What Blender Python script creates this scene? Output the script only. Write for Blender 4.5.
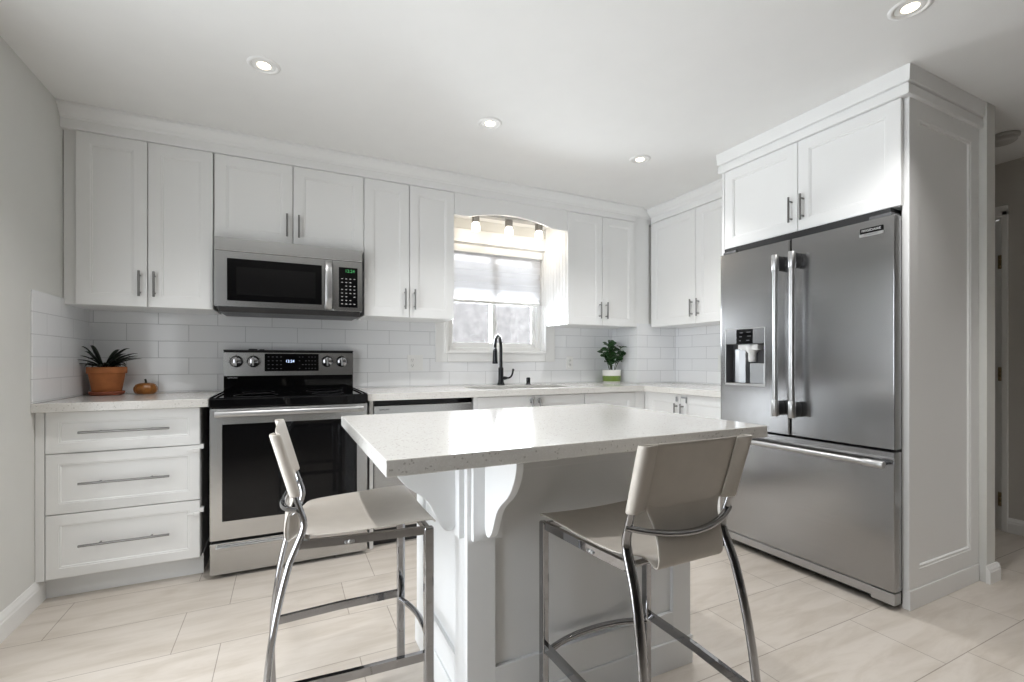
import bpy, bmesh, math, random
from mathutils import Vector, Matrix
for o in list(bpy.data.objects): bpy.data.objects.remove(o, do_unlink=True)
S = bpy.context.scene
COL = S.collection
PI = math.pi
rnd = random.Random(7)

# ------------------------------------------------------------------ camera, light, exposure
cam = bpy.data.cameras.new('camera'); cam_o = bpy.data.objects.new('camera', cam); COL.objects.link(cam_o)
cam.sensor_fit = 'HORIZONTAL'; cam.sensor_width = 36.0; cam.lens = 36.0*466.9/1024
cam.shift_y = (361.0-341.0)/1024; cam.clip_start = 0.02
cam_o.location = (0, 0, 1.105); cam_o.rotation_euler = (PI/2, 0, -math.radians(25.825))
S.camera = cam_o
W = bpy.data.worlds.new('sky'); S.world = W; W.use_nodes = True
wn = W.node_tree.nodes; bg = wn['Background']
bg.inputs[0].default_value = (0.94, 0.97, 1.0, 1); bg.inputs[1].default_value = 4.3
S.view_settings.view_transform = 'Standard'; S.view_settings.look = 'None'
S.view_settings.gamma = 1.0; S.view_settings.use_curve_mapping = False
S.view_settings.exposure = 0.42
S.cycles.use_denoising = True
S.cycles.max_bounces = 10; S.cycles.diffuse_bounces = 6; S.cycles.glossy_bounces = 6; S.cycles.transmission_bounces = 8
S.cycles.sample_clamp_indirect = 6.0; S.cycles.caustics_reflective = False; S.cycles.caustics_refractive = False
DOWN_W = 37.0      # each recessed ceiling lamp
VANITY_W = 0.6     # each lamp over the sink
PATIO_W = 21.0     # daylight entering by the glazed door in the left wall
SINK_WIN_W = 24.0  # daylight entering by the sink window
def area(name, loc, rot, sx, sy, power, color=(1, 1, 1), spread=PI):
    l = bpy.data.lights.new(name, 'AREA'); l.shape = 'RECTANGLE'; l.size = sx; l.size_y = sy; l.energy = power; l.color = color; l.spread = spread
    o = bpy.data.objects.new(name, l); COL.objects.link(o); o.location = loc; o.rotation_euler = rot
    return o
area('daylight_patio', (-1.10, 1.30, 1.10), (0, -PI/2, 0), 1.85, 1.45, PATIO_W, (0.93, 0.97, 1.0))
area('daylight_sink', (1.55, 3.60, 1.40), (-PI/2, 0, 0), 0.8, 0.40, SINK_WIN_W, (0.93, 0.97, 1.0))

# ------------------------------------------------------------------ materials
def mat(name, color, rough=0.5, metal=0.0, spec=0.5, vary=0.03, scale=8.0, bump=0.0, bscale=60.0, coat=0.0, aniso=0.0, stretch=None, emit=None, estr=0.0):
    m = bpy.data.materials.new(name); m.use_nodes = True
    nt = m.node_tree; b = nt.nodes['Principled BSDF']
    b.inputs['Roughness'].default_value = rough; b.inputs['Metallic'].default_value = metal
    b.inputs['Specular IOR Level'].default_value = spec; b.inputs['Coat Weight'].default_value = coat
    b.inputs['Coat Roughness'].default_value = 0.05
    tc = nt.nodes.new('ShaderNodeTexCoord'); mp = nt.nodes.new('ShaderNodeMapping'); nt.links.new(tc.outputs['Object'], mp.inputs[0])
    if stretch: mp.inputs['Scale'].default_value = stretch
    nz = nt.nodes.new('ShaderNodeTexNoise'); nz.inputs['Scale'].default_value = scale; nz.inputs['Detail'].default_value = 3
    nt.links.new(mp.outputs[0], nz.inputs['Vector'])
    rp = nt.nodes.new('ShaderNodeValToRGB'); nt.links.new(nz.outputs[0], rp.inputs[0])
    lo = [max(0, c*(1-vary)) for c in color]; hi = [min(1, c*(1+vary)) for c in color]
    rp.color_ramp.elements[0].position = 0.3; rp.color_ramp.elements[1].position = 0.7
    rp.color_ramp.elements[0].color = (*lo, 1); rp.color_ramp.elements[1].color = (*hi, 1)
    nt.links.new(rp.outputs[0], b.inputs['Base Color'])
    if bump:
        n2 = nt.nodes.new('ShaderNodeTexNoise'); n2.inputs['Scale'].default_value = bscale; nt.links.new(mp.outputs[0], n2.inputs['Vector'])
        bp = nt.nodes.new('ShaderNodeBump'); bp.inputs['Strength'].default_value = bump; bp.inputs['Distance'].default_value = 0.002
        nt.links.new(n2.outputs[0], bp.inputs['Height']); nt.links.new(bp.outputs[0], b.inputs['Normal'])
    if aniso:
        b.inputs['Anisotropic'].default_value = aniso
        tg = nt.nodes.new('ShaderNodeTangent'); tg.direction_type = 'RADIAL'; tg.axis = 'Z'; nt.links.new(tg.outputs[0], b.inputs['Tangent'])
    if emit:
        b.inputs['Emission Color'].default_value = (*emit, 1); b.inputs['Emission Strength'].default_value = estr
    return m
M = {}
M['wall'] = mat('wall_paint', (0.66, 0.66, 0.635), 0.75, bump=0.05, bscale=250, vary=0.01)
M['den'] = mat('den_paint', (0.24, 0.23, 0.22), 0.8, vary=0.02)  # unseen walls behind the camera, kept dark to cut bounced light
M['hall'] = mat('hall_paint', (0.52, 0.50, 0.47), 0.75, bump=0.05, bscale=250, vary=0.01)
M['ceil'] = mat('ceiling_paint', (0.80, 0.80, 0.79), 0.85, vary=0.008, bump=0.04, bscale=200)
M['cab'] = mat('cabinet_white', (0.80, 0.803, 0.798), 0.32, vary=0.006, scale=3)
M['trimw'] = mat('trim_white', (0.80, 0.80, 0.79), 0.35, vary=0.006, scale=3)
M['isl'] = mat('island_paint', (0.73, 0.74, 0.745), 0.33, vary=0.006, scale=3)
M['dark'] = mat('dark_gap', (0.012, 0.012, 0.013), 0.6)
M['steel'] = mat('brushed_steel', (0.37, 0.37, 0.375), 0.2, 1.0, vary=0.035, scale=1.0, stretch=(2.5, 2.5, 420), aniso=0.65)
M['steelr'] = mat('range_steel', (0.56, 0.56, 0.555), 0.25, 1.0, vary=0.03, scale=1.0, stretch=(2.5, 2.5, 420), aniso=0.4)
M['steelh'] = mat('satin_steel_handle', (0.47, 0.47, 0.47), 0.36, 1.0, vary=0.02, scale=20)
M['nickel'] = mat('bar_pull_nickel', (0.26, 0.255, 0.25), 0.3, 1.0, vary=0.03, scale=30)
M['chrome'] = mat('chrome', (0.37, 0.37, 0.38), 0.05, 1.0, vary=0.01, scale=5)
M['blackgl'] = mat('black_glass', (0.004, 0.004, 0.0045), 0.05, spec=0.3, vary=0.02)
M['blackpl'] = mat('black_plastic', (0.016, 0.016, 0.017), 0.35, vary=0.05)
M['greypl'] = mat('grey_plastic', (0.09, 0.09, 0.095), 0.4, vary=0.05)
M['silverpl'] = mat('silver_plastic', (0.36, 0.37, 0.38), 0.35, 0.5, vary=0.03)
M['leather'] = mat('beige_leather', (0.475, 0.44, 0.395), 0.42, vary=0.03, scale=25, bump=0.12, bscale=500)
M['white_pl'] = mat('white_plastic', (0.78, 0.78, 0.77), 0.35, vary=0.01)
M['faucet'] = mat('black_faucet', (0.02, 0.021, 0.024), 0.22, 0.6, vary=0.05)
M['terra'] = mat('terracotta', (0.42, 0.145, 0.045), 0.75, vary=0.12, scale=18, bump=0.1, bscale=120)
M['terra2'] = mat('terracotta_dark', (0.23, 0.062, 0.028), 0.7, vary=0.12, scale=18)  # darker terracotta tone for the saucer
M['grey_pl'] = mat('mid_grey_plastic', (0.42, 0.41, 0.40), 0.5)
M['soil'] = mat('soil', (0.03, 0.02, 0.013), 0.95, vary=0.4, scale=60, bump=0.6, bscale=90)
M['leafd'] = mat('dark_strap_leaf', (0.008, 0.014, 0.008), 0.42, vary=0.4, scale=30)
M['leafg'] = mat('green_leaf', (0.022, 0.075, 0.018), 0.35, vary=0.45, scale=20)
M['stem'] = mat('plant_stem', (0.05, 0.07, 0.03), 0.6, vary=0.2)
M['pumpkin'] = mat('amber_glaze', (0.27, 0.10, 0.016), 0.28, vary=0.3, scale=20)
M['ceramic'] = mat('white_ceramic', (0.78, 0.77, 0.74), 0.3, vary=0.02)
M['green'] = mat('olive_green_band', (0.14, 0.22, 0.03), 0.35, vary=0.1, scale=30)
M['brick'] = mat('rough_stone', (0.20, 0.19, 0.187), 0.9, vary=0.2, scale=14, bump=1.0, bscale=22)
M['bulb'] = mat('lit_bulb', (1, 1, 1), 0.5, emit=(1.0, 0.82, 0.58), estr=5)
M['bulbw'] = mat('lit_glass_shade', (1, 1, 1), 0.4, emit=(1.0, 0.9, 0.78), estr=2.2)
M['led_g'] = mat('green_digits', (0.0, 0.1, 0.02), 0.5, emit=(0.12, 0.55, 0.2), estr=0.5)
M['led_b'] = mat('blue_digits', (0.05, 0.05, 0.1), 0.5, emit=(0.55, 0.7, 1.0), estr=1.6)
M['glyph'] = mat('printed_symbols', (0.45, 0.45, 0.45), 0.5)
M['glyphd'] = mat('dim_printed_symbols', (0.13, 0.13, 0.14), 0.5)
M['ink'] = mat('dark_lettering', (0.02, 0.02, 0.022), 0.5)
M['brass'] = mat('aged_hinge', (0.22, 0.17, 0.10), 0.35, 0.9)

def glass_mat():
    m = bpy.data.materials.new('window_glass'); m.use_nodes = True; nt = m.node_tree; nt.nodes.clear()
    out = nt.nodes.new('ShaderNodeOutputMaterial'); mix = nt.nodes.new('ShaderNodeMixShader')
    tr = nt.nodes.new('ShaderNodeBsdfTransparent'); gl = nt.nodes.new('ShaderNodeBsdfGlossy'); gl.inputs['Roughness'].default_value = 0.02
    fr = nt.nodes.new('ShaderNodeFresnel'); fr.inputs[0].default_value = 1.45
    tr.inputs[0].default_value = (0.95, 0.96, 0.97, 1)
    nt.links.new(fr.outputs[0], mix.inputs[0]); nt.links.new(tr.outputs[0], mix.inputs[1]); nt.links.new(gl.outputs[0], mix.inputs[2]); nt.links.new(mix.outputs[0], out.inputs[0])
    return m
M['glass'] = glass_mat()
def shade_mat():
    m = bpy.data.materials.new('zebra_shade_fabric'); m.use_nodes = True; nt = m.node_tree; nt.nodes.clear()
    out = nt.nodes.new('ShaderNodeOutputMaterial'); mix = nt.nodes.new('ShaderNodeMixShader'); mix2 = nt.nodes.new('ShaderNodeMixShader')
    df = nt.nodes.new('ShaderNodeBsdfDiffuse'); df.inputs[0].default_value = (0.85, 0.86, 0.88, 1)
    tl = nt.nodes.new('ShaderNodeBsdfTranslucent'); tl.inputs[0].default_value = (0.97, 0.97, 0.98, 1)
    tp = nt.nodes.new('ShaderNodeBsdfTransparent')
    mix.inputs[0].default_value = 0.8
    tc = nt.nodes.new('ShaderNodeTexCoord'); sp = nt.nodes.new('ShaderNodeSeparateXYZ'); nt.links.new(tc.outputs['Object'], sp.inputs[0])
    mu = nt.nodes.new('ShaderNodeMath'); mu.operation = 'MULTIPLY'; mu.inputs[1].default_value = 2*PI/0.105; nt.links.new(sp.outputs['Z'], mu.inputs[0])
    sn = nt.nodes.new('ShaderNodeMath'); sn.operation = 'SINE'; nt.links.new(mu.outputs[0], sn.inputs[0])
    mr = nt.nodes.new('ShaderNodeMapRange'); mr.inputs[1].default_value = 0.1; mr.inputs[2].default_value = 0.35; mr.inputs[3].default_value = 0.12; mr.inputs[4].default_value = 0.35
    nt.links.new(sn.outputs[0], mr.inputs[0])
    nt.links.new(df.outputs[0], mix.inputs[1]); nt.links.new(tl.outputs[0], mix.inputs[2])
    nt.links.new(mr.outputs[0], mix2.inputs[0]); nt.links.new(mix.outputs[0], mix2.inputs[1]); nt.links.new(tp.outputs[0], mix2.inputs[2]); nt.links.new(mix2.outputs[0], out.inputs[0])
    return m
M['shade'] = shade_mat()

def brick_mat(name, axes, shift, bw, rh, mortar, c1, c2, cm, rough, off=0.5, bumpd=0.0015, streak=0.0, spec=0.5, wob=0.0, rough_m=0.7, msmooth=0.1):
    m = bpy.data.materials.new(name); m.use_nodes = True; nt = m.node_tree; b = nt.nodes['Principled BSDF']
    tc = nt.nodes.new('ShaderNodeTexCoord'); sp = nt.nodes.new('ShaderNodeSeparateXYZ'); nt.links.new(tc.outputs['Object'], sp.inputs[0])
    cb = nt.nodes.new('ShaderNodeCombineXYZ')
    for i in (0, 1):
        ad = nt.nodes.new('ShaderNodeMath'); ad.operation = 'ADD'; ad.inputs[1].default_value = shift[i]
        nt.links.new(sp.outputs[axes[i]], ad.inputs[0]); nt.links.new(ad.outputs[0], cb.inputs[i])
    br = nt.nodes.new('ShaderNodeTexBrick'); br.offset = off; br.offset_frequency = 2
    br.inputs['Scale'].default_value = 1; br.inputs['Mortar Size'].default_value = mortar; br.inputs['Mortar Smooth'].default_value = msmooth
    br.inputs['Brick Width'].default_value = bw; br.inputs['Row Height'].default_value = rh
    br.inputs['Color1'].default_value = (*c1, 1); br.inputs['Color2'].default_value = (*c2, 1); br.inputs['Mortar'].default_value = (*cm, 1)
    nt.links.new(cb.outputs[0], br.inputs['Vector'])
    col = br.outputs['Color']
    if streak:
        mp = nt.nodes.new('ShaderNodeMapping'); mp.inputs['Scale'].default_value = (1.3, 6.5, 1); nt.links.new(cb.outputs[0], mp.inputs[0])
        nz = nt.nodes.new('ShaderNodeTexNoise'); nz.inputs['Scale'].default_value = 2.2; nz.inputs['Detail'].default_value = 7; nz.inputs['Roughness'].default_value = 0.62; nz.inputs['Distortion'].default_value = 0.6
        nt.links.new(mp.outputs[0], nz.inputs['Vector'])
        rp = nt.nodes.new('ShaderNodeValToRGB'); nt.links.new(nz.outputs[0], rp.inputs[0])
        rp.color_ramp.elements[0].position = 0.32; rp.color_ramp.elements[1].position = 0.6
        rp.color_ramp.elements[0].color = (1-streak, 1-streak*1.12, 1-streak*1.3, 1); rp.color_ramp.elements[1].color = (1, 1, 1, 1)
        mx = nt.nodes.new('ShaderNodeMix'); mx.data_type = 'RGBA'; mx.blend_type = 'MULTIPLY'; mx.inputs[0].default_value = 1
        nt.links.new(col, mx.inputs[6]); nt.links.new(rp.outputs[0], mx.inputs[7]); col = mx.outputs[2]
    nt.links.new(col, b.inputs['Base Color'])
    mr = nt.nodes.new('ShaderNodeMapRange'); mr.inputs[3].default_value = rough; mr.inputs[4].default_value = rough_m
    nt.links.new(br.outputs['Fac'], mr.inputs[0]); nt.links.new(mr.outputs[0], b.inputs['Roughness'])
    b.inputs['Specular IOR Level'].default_value = spec
    iv = nt.nodes.new('ShaderNodeMath'); iv.operation = 'SUBTRACT'; iv.inputs[0].default_value = 1; nt.links.new(br.outputs['Fac'], iv.inputs[1])
    h = iv.outputs[0]
    if wob:
        n2 = nt.nodes.new('ShaderNodeTexNoise'); n2.inputs['Scale'].default_value = 9; nt.links.new(cb.outputs[0], n2.inputs['Vector'])
        m2 = nt.nodes.new('ShaderNodeMath'); m2.operation = 'MULTIPLY_ADD'; m2.inputs[1].default_value = wob; nt.links.new(n2.outputs[0], m2.inputs[0]); nt.links.new(h, m2.inputs[2]); h = m2.outputs[0]
    bp = nt.nodes.new('ShaderNodeBump'); bp.inputs['Distance'].default_value = bumpd; bp.inputs['Strength'].default_value = 0.6
    nt.links.new(h, bp.inputs['Height']); nt.links.new(bp.outputs[0], b.inputs['Normal'])
    return m
TC1, TC2, TCM = (0.80, 0.81, 0.825), (0.83, 0.84, 0.855), (0.50, 0.51, 0.525)
M['tile_b'] = brick_mat('subway_tile_back', ('X', 'Z'), (0.235, -0.9215), 0.304, 0.1013, 0.0016, TC1, TC2, TCM, 0.10, wob=0.8)
M['tile_s'] = brick_mat('subway_tile_side', ('Y', 'Z'), (0.11, -0.9215), 0.304, 0.1013, 0.0016, TC1, TC2, TCM, 0.10, wob=0.8)
M['floor'] = brick_mat('floor_tile', ('X', 'Y'), (0.23, -0.843), 0.64, 0.325, 0.0018, (0.61, 0.56, 0.505), (0.57, 0.52, 0.465), (0.36, 0.32, 0.28), 0.33, off=0.253, bumpd=0.001, streak=0.17, spec=0.4)
def quartz():
    m = bpy.data.materials.new('white_quartz'); m.use_nodes = True; nt = m.node_tree; b = nt.nodes['Principled BSDF']
    tc = nt.nodes.new('ShaderNodeTexCoord')
    vo = nt.nodes.new('ShaderNodeTexVoronoi'); vo.inputs['Scale'].default_value = 260; nt.links.new(tc.outputs['Object'], vo.inputs['Vector'])
    sx = nt.nodes.new('ShaderNodeSeparateColor'); nt.links.new(vo.outputs['Color'], sx.inputs[0])
    rp = nt.nodes.new('ShaderNodeValToRGB'); nt.links.new(sx.outputs[0], rp.inputs[0])
    cr = rp.color_ramp; cr.interpolation = 'CONSTANT'
    cr.elements[0].position = 0; cr.elements[0].color = (0.45, 0.435, 0.405, 1)
    cr.elements[1].position = 0.03; cr.elements[1].color = (0.635, 0.62, 0.59, 1)
    e = cr.elements.new(0.25); e.color = (0.655, 0.64, 0.612, 1)
    e = cr.elements.new(0.80); e.color = (0.68, 0.668, 0.642, 1)
    nt.links.new(rp.outputs[0], b.inputs['Base Color'])
    b.inputs['Roughness'].default_value = 0.12; b.inputs['Specular IOR Level'].default_value = 0.5
    return m
M['quartz'] = quartz()

# ------------------------------------------------------------------ mesh helpers
class MB:
    def __init__(s): s.bm = bmesh.new()
    def _smooth(s, faces):
        for f in faces: f.smooth = True
    def box(s, x0, x1, y0, y1, z0, z1, bev=0.0, seg=2):
        if x0 > x1: x0, x1 = x1, x0
        if y0 > y1: y0, y1 = y1, y0
        if z0 > z1: z0, z1 = z1, z0
        r = bmesh.ops.create_cube(s.bm, size=1, matrix=Matrix.Translation(((x0+x1)/2, (y0+y1)/2, (z0+z1)/2)) @ Matrix.Diagonal((x1-x0, y1-y0, z1-z0, 1)))
        if bev:
            es = list({e for v in r['verts'] for e in v.link_edges})
            bmesh.ops.bevel(s.bm, geom=es, offset=min(bev, 0.45*min(x1-x0, y1-y0, z1-z0)), segments=seg, affect='EDGES', profile=0.5)
        return s
    def prism(s, pts, axis, a0, a1, bev=0.0):
        """pts: 2-D outline; axis 'x': (y,z) outline, 'y': (x,z), 'z': (x,y)"""
        def P(p, a): return {'x': (a, p[0], p[1]), 'y': (p[0], a, p[1]), 'z': (p[0], p[1], a)}[axis]
        A = [s.bm.verts.new(P(p, a0)) for p in pts]; B = [s.bm.verts.new(P(p, a1)) for p in pts]
        n = len(pts); fs = [s.bm.faces.new(A), s.bm.faces.new(list(reversed(B)))]
        for i in range(n): fs.append(s.bm.faces.new((A[i], B[i], B[(i+1) % n], A[(i+1) % n])))
        bmesh.ops.recalc_face_normals(s.bm, faces=fs)
        if bev:
            es = list({e for f in fs[:2] for e in f.edges})
            bmesh.ops.bevel(s.bm, geom=es, offset=bev, segments=2, affect='EDGES', profile=0.5)
        return s
    def sweep(s, path, sect, closed=False, up=(0, 0, 1), cap=True, smooth=True, scales=None):
        """sweep 2-D section (list of (a,b)) along 3-D path with a rotation minimising frame"""
        P = [Vector(p) for p in path]; n = len(P)
        T = []
        for i in range(n):
            a = P[(i-1) % n] if (i > 0 or closed) else P[i]; b = P[(i+1) % n] if (i < n-1 or closed) else P[i]
            T.append((b-a).normalized())
        u = Vector(up); u = (u - T[0]*u.dot(T[0]))
        if u.length < 1e-4: u = Vector((1, 0, 0)) - T[0]*T[0].x
        u.normalize(); rings = []
        for i in range(n):
            if i:
                u = u - T[i]*u.dot(T[i]); u.normalize()
            v = T[i].cross(u); k = scales[i] if scales else 1.0
            rings.append([s.bm.verts.new(P[i] + u*(a*k) + v*(b*k)) for a, b in sect])
        m = len(sect); fs = []
        for i in range(n if closed else n-1):
            R0, R1 = rings[i], rings[(i+1) % n]
            for j in range(m): fs.append(s.bm.faces.new((R0[j], R0[(j+1) % m], R1[(j+1) % m], R1[j])))
        if smooth: s._smooth(fs)
        if cap and not closed:
            for R_ in (rings[0], list(reversed(rings[-1]))):
                fc = s.bm.faces.new(R_); fs.append(fc)
                for e in fc.edges: e.smooth = False
        bmesh.ops.recalc_face_normals(s.bm, faces=fs)
        return s
    def tube(s, path, r, n=14, r2=None, **k):
        r2 = r2 or r
        return s.sweep(path, [(r*math.cos(2*PI*i/n), r2*math.sin(2*PI*i/n)) for i in range(n)], **k)
    def lathe(s, prof, c=(0, 0, 0), n=36, axis='z', smooth=True, lobes=0, lobe_amt=0.0):
        """prof: list of (radius, height)"""
        rings = []
        def P(r, h, a):
            if lobes: r = r*(1 - lobe_amt*(0.5+0.5*math.cos(lobes*a)))
            q = (r*math.cos(a), r*math.sin(a))
            p = {'z': (q[0], q[1], h), 'y': (q[0], h, q[1]), 'x': (h, q[0], q[1])}[axis]
            return (p[0]+c[0], p[1]+c[1], p[2]+c[2])
        for r, h in prof:
            if r < 1e-6: rings.append([s.bm.verts.new(P(0, h, 0))])
            else: rings.append([s.bm.verts.new(P(r, h, 2*PI*i/n)) for i in range(n)])
        fs = []
        for A, B in zip(rings[:-1], rings[1:]):
            for i in range(n):
                j = (i+1) % n
                if len(A) == 1 and len(B) == 1: continue
                if len(A) == 1: fs.append(s.bm.faces.new((A[0], B[i], B[j])))
                elif len(B) == 1: fs.append(s.bm.faces.new((A[i], A[j], B[0])))
                else: fs.append(s.bm.faces.new((A[i], A[j], B[j], B[i])))
        for R_ in (rings[0], rings[-1]):
            if len(R_) > 1:
                fc = s.bm.faces.new(R_); fs.append(fc)
                for e in fc.edges: e.smooth = False
        if smooth: s._smooth([f for f in fs if len(f.verts) <= 4])
        bmesh.ops.recalc_face_normals(s.bm, faces=fs)
        return s
    def grid(s, rows, smooth=True):
        V = [[s.bm.verts.new(p) for p in r] for r in rows]; fs = []
        for i in range(len(V)-1):
            for j in range(len(V[i])-1): fs.append(s.bm.faces.new((V[i][j], V[i][j+1], V[i+1][j+1], V[i+1][j])))
        if smooth: s._smooth(fs)
        return s
    def shaker(s, x0, x1, z0, z1, yf, t=0.02, fr=0.057, rec=0.007, sl=0.007, e=0.002, face=-1):
        """framed door facing -Y (local): front plane y=yf, thickness t behind it"""
        def ring(d, y): return [s.bm.verts.new(p) for p in ((x0+d, y, z0+d), (x1-d, y, z0+d), (x1-d, y, z1-d), (x0+d, y, z1-d))]
        R = [ring(0, yf+t), ring(0, yf+e), ring(e, yf), ring(fr, yf), ring(fr+0.0015, yf+0.0025), ring(fr+sl, yf+0.0025), ring(fr+sl+0.003, yf+rec)]
        fs = [s.bm.faces.new(R[0])]
        for A, B in zip(R[:-1], R[1:]):
            for i in range(4): fs.append(s.bm.faces.new((A[i], A[(i+1) % 4], B[(i+1) % 4], B[i])))
        fs.append(s.bm.faces.new(list(reversed(R[-1]))))
        bmesh.ops.recalc_face_normals(s.bm, faces=fs)
        return s
    def done(s, name, m, parent=None, **tags):
        me = bpy.data.meshes.new(name); s.bm.to_mesh(me); s.bm.free(); me.materials.append(m)
        o = bpy.data.objects.new(name, me); COL.objects.link(o)
        if parent is not None: o.parent = parent
        for k, v in tags.items(): o[k] = v
        return o
def inlay(o, mb, m):
    """printed marks that belong to part o: second material of the same mesh"""
    t = bpy.data.meshes.new('t'); mb.bm.to_mesh(t); mb.bm.free(); o.data.materials.append(m)
    for p in t.polygons: p.material_index = 1
    bm = bmesh.new(); bm.from_mesh(o.data); bm.from_mesh(t); bm.to_mesh(o.data); bm.free(); bpy.data.meshes.remove(t)
    return o
def thing(name, label, cat, loc=(0, 0, 0), rz=0.0, group=None):
    o = bpy.data.objects.new(name, None); COL.objects.link(o); o.location = loc; o.rotation_euler = (0, 0, rz); o.empty_display_size = 0.05
    o['label'] = label; o['category'] = cat
    if group: o['group'] = group
    return o
def struct(name, mb, m, parent=None):
    o = mb.done(name, m, parent)
    if parent is None: o['kind'] = 'structure'
    return o
def sroot(name, loc=(0, 0, 0), rz=0):
    o = bpy.data.objects.new(name, None); COL.objects.link(o); o['kind'] = 'structure'; o.location = loc; o.rotation_euler = (0, 0, rz); return o
def text(name, body, size, loc, rot, m, parent, ext=0.0004, align='CENTER'):
    c = bpy.data.curves.new(name, 'FONT'); c.body = body; c.size = size; c.extrude = ext; c.align_x = align; c.align_y = 'CENTER'
    t = bpy.data.objects.new('tmp', c); COL.objects.link(t); bpy.context.view_layer.update()
    me = bpy.data.meshes.new_from_object(t.evaluated_get(bpy.context.evaluated_depsgraph_get())); bpy.data.objects.remove(t, do_unlink=True); bpy.data.curves.remove(c)
    me.name = name; me.materials.clear(); me.materials.append(m)
    o = bpy.data.objects.new(name, me); COL.objects.link(o); o.parent = parent; o.location = loc; o.rotation_euler = rot
    return o
def bez(p, q, r, n=16): return [tuple(p[k]*(1-t)**2 + 2*q[k]*t*(1-t) + r[k]*t*t for k in range(3)) for t in [i/n for i in range(n+1)]]
def arc(c, r, a0, a1, n, f): return [f(c[0]+r*math.cos(a0+(a1-a0)*i/n), c[1]+r*math.sin(a0+(a1-a0)*i/n)) for i in range(n+1)]

# ------------------------------------------------------------------ constants of the room (metres, camera stands at the origin)
XL, YB, XR, ZC = -1.020, 3.463, 3.14, 2.395
YF, XH = -6.0, 4.2
C = 0.914
# ------------------------------------------------------------------ shell
struct('floor', MB().box(XL-.15, XH+.15, YF-.15, YB+.15, -0.1, 0), M['floor'])
struct('ceiling', MB().box(XL-.15, XH+.15, YF-.15, YB+.15, ZC, ZC+.1), M['ceil'])
PY0, PY1, PZ1 = .5, 2.1, 2.08
struct('wall_left', MB().box(XL-.15, XL, -.4, PY0, 0, ZC).box(XL-.15, XL, PY1, YB+.15, 0, ZC).box(XL-.15, XL, PY0, PY1, PZ1, ZC), M['wall'])
struct('wall_den', MB().box(XL-.15, XL, YF-.15, -.4, 0, ZC), M['den'])
WX0, WX1, WZ0, WZ1 = 1.11, 1.985, 1.178, 2.04       # opening of the window over the sink
struct('wall_back', MB().box(XL, WX0, YB, YB+.15, 0, ZC).box(WX1, XH+.15, YB, YB+.15, 0, ZC).box(WX0, WX1, YB, YB+.15, 0, WZ0).box(WX0, WX1, YB, YB+.15, WZ1, ZC), M['wall'])
struct('wall_right', MB().box(XR, XR+.09, 1.062, YB, 0, ZC), M['wall'])
struct('wall_chase', MB().box(2.700, XR, 3.126, YB, C, 2.27), M['wall'])
struct('wall_hall', MB().box(XH, XH+.15, YF-.15, 1.346, 0, ZC).box(XH, XH+.15, 1.346, 2.22, 2.04, ZC).box(XH, XH+.15, 2.22, YB, 0, ZC), M['hall'])
struct('wall_front', MB().box(XL, XH, YF-.15, YF, 0, ZC), M['den'])
pd = sroot('window_2')
mb = MB()
for a, b in ((PY0, PY0+.07), (1.265, 1.335), (PY1-.07, PY1)): mb.box(XL-.13, XL-.07, a, b, 0.0, PZ1)
mb.box(XL-.13, XL-.07, PY0, PY1, 0, .08).box(XL-.13, XL-.07, PY0, PY1, PZ1-.07, PZ1)
mb.done('frame', M['trimw'], pd); MB().box(XL-.106, XL-.098, PY0+.07, PY1-.07, .08, PZ1-.07).done('pane', M['glass'], pd)
# tiled splashback
TT = 0.008
mb = MB().box(XL, WX0-.087, YB-TT, YB, C+.001, 1.425).box(WX0-.087, 2.074, YB-TT, YB, C+.001, 1.098).box(2.074, 2.700, YB-TT, YB, C+.001, 1.425)
struct('wall_tile_chase', MB().box(2.7005, 3.131, 3.118, 3.126, C+.001, 1.425), M['tile_b'])
struct('wall_tile_back', mb, M['tile_b'])
struct('wall_tile_left', MB().box(XL, XL+TT, 2.793, YB, C+.001, 1.423, 0.0015), M['tile_s'])
struct('wall_tile_right', MB().box(XR-TT, XR, 2.06, 3.118, C+.001, 1.425), M['tile_s'])
struct('wall_tile_return', MB().box(2.692, 2.700, 3.118, YB-TT, C+.001, 1.425), M['tile_s'])
# baseboards
def bb_prof(t=0.016, h=0.108): return [(0, 0), (t, 0), (t, h*.66), (t*.86, h*.70), (t*.80, h*.80), (t*.45, h*.90), (t*.30, h*.97), (t*.22, h), (0, h)]
struct('baseboard_left', MB().prism([(XL+a, z) for a, z in bb_prof()], 'y', 2.12, 2.90), M['trimw'])
struct('baseboard_hall', MB().prism([(XH-a, z) for a, z in bb_prof(h=.094)], 'y', YF, 1.316), M['trimw'])
mb = MB().prism([(1.062-a, z) for a, z in bb_prof(.017, .088)], 'x', XR-.012, XR+.107)
mb.prism([(XR+.09+a, z) for a, z in bb_prof(.017, .088)], 'y', 1.046, YB)
struct('baseboard_partition', mb, M['trimw'])
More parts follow.
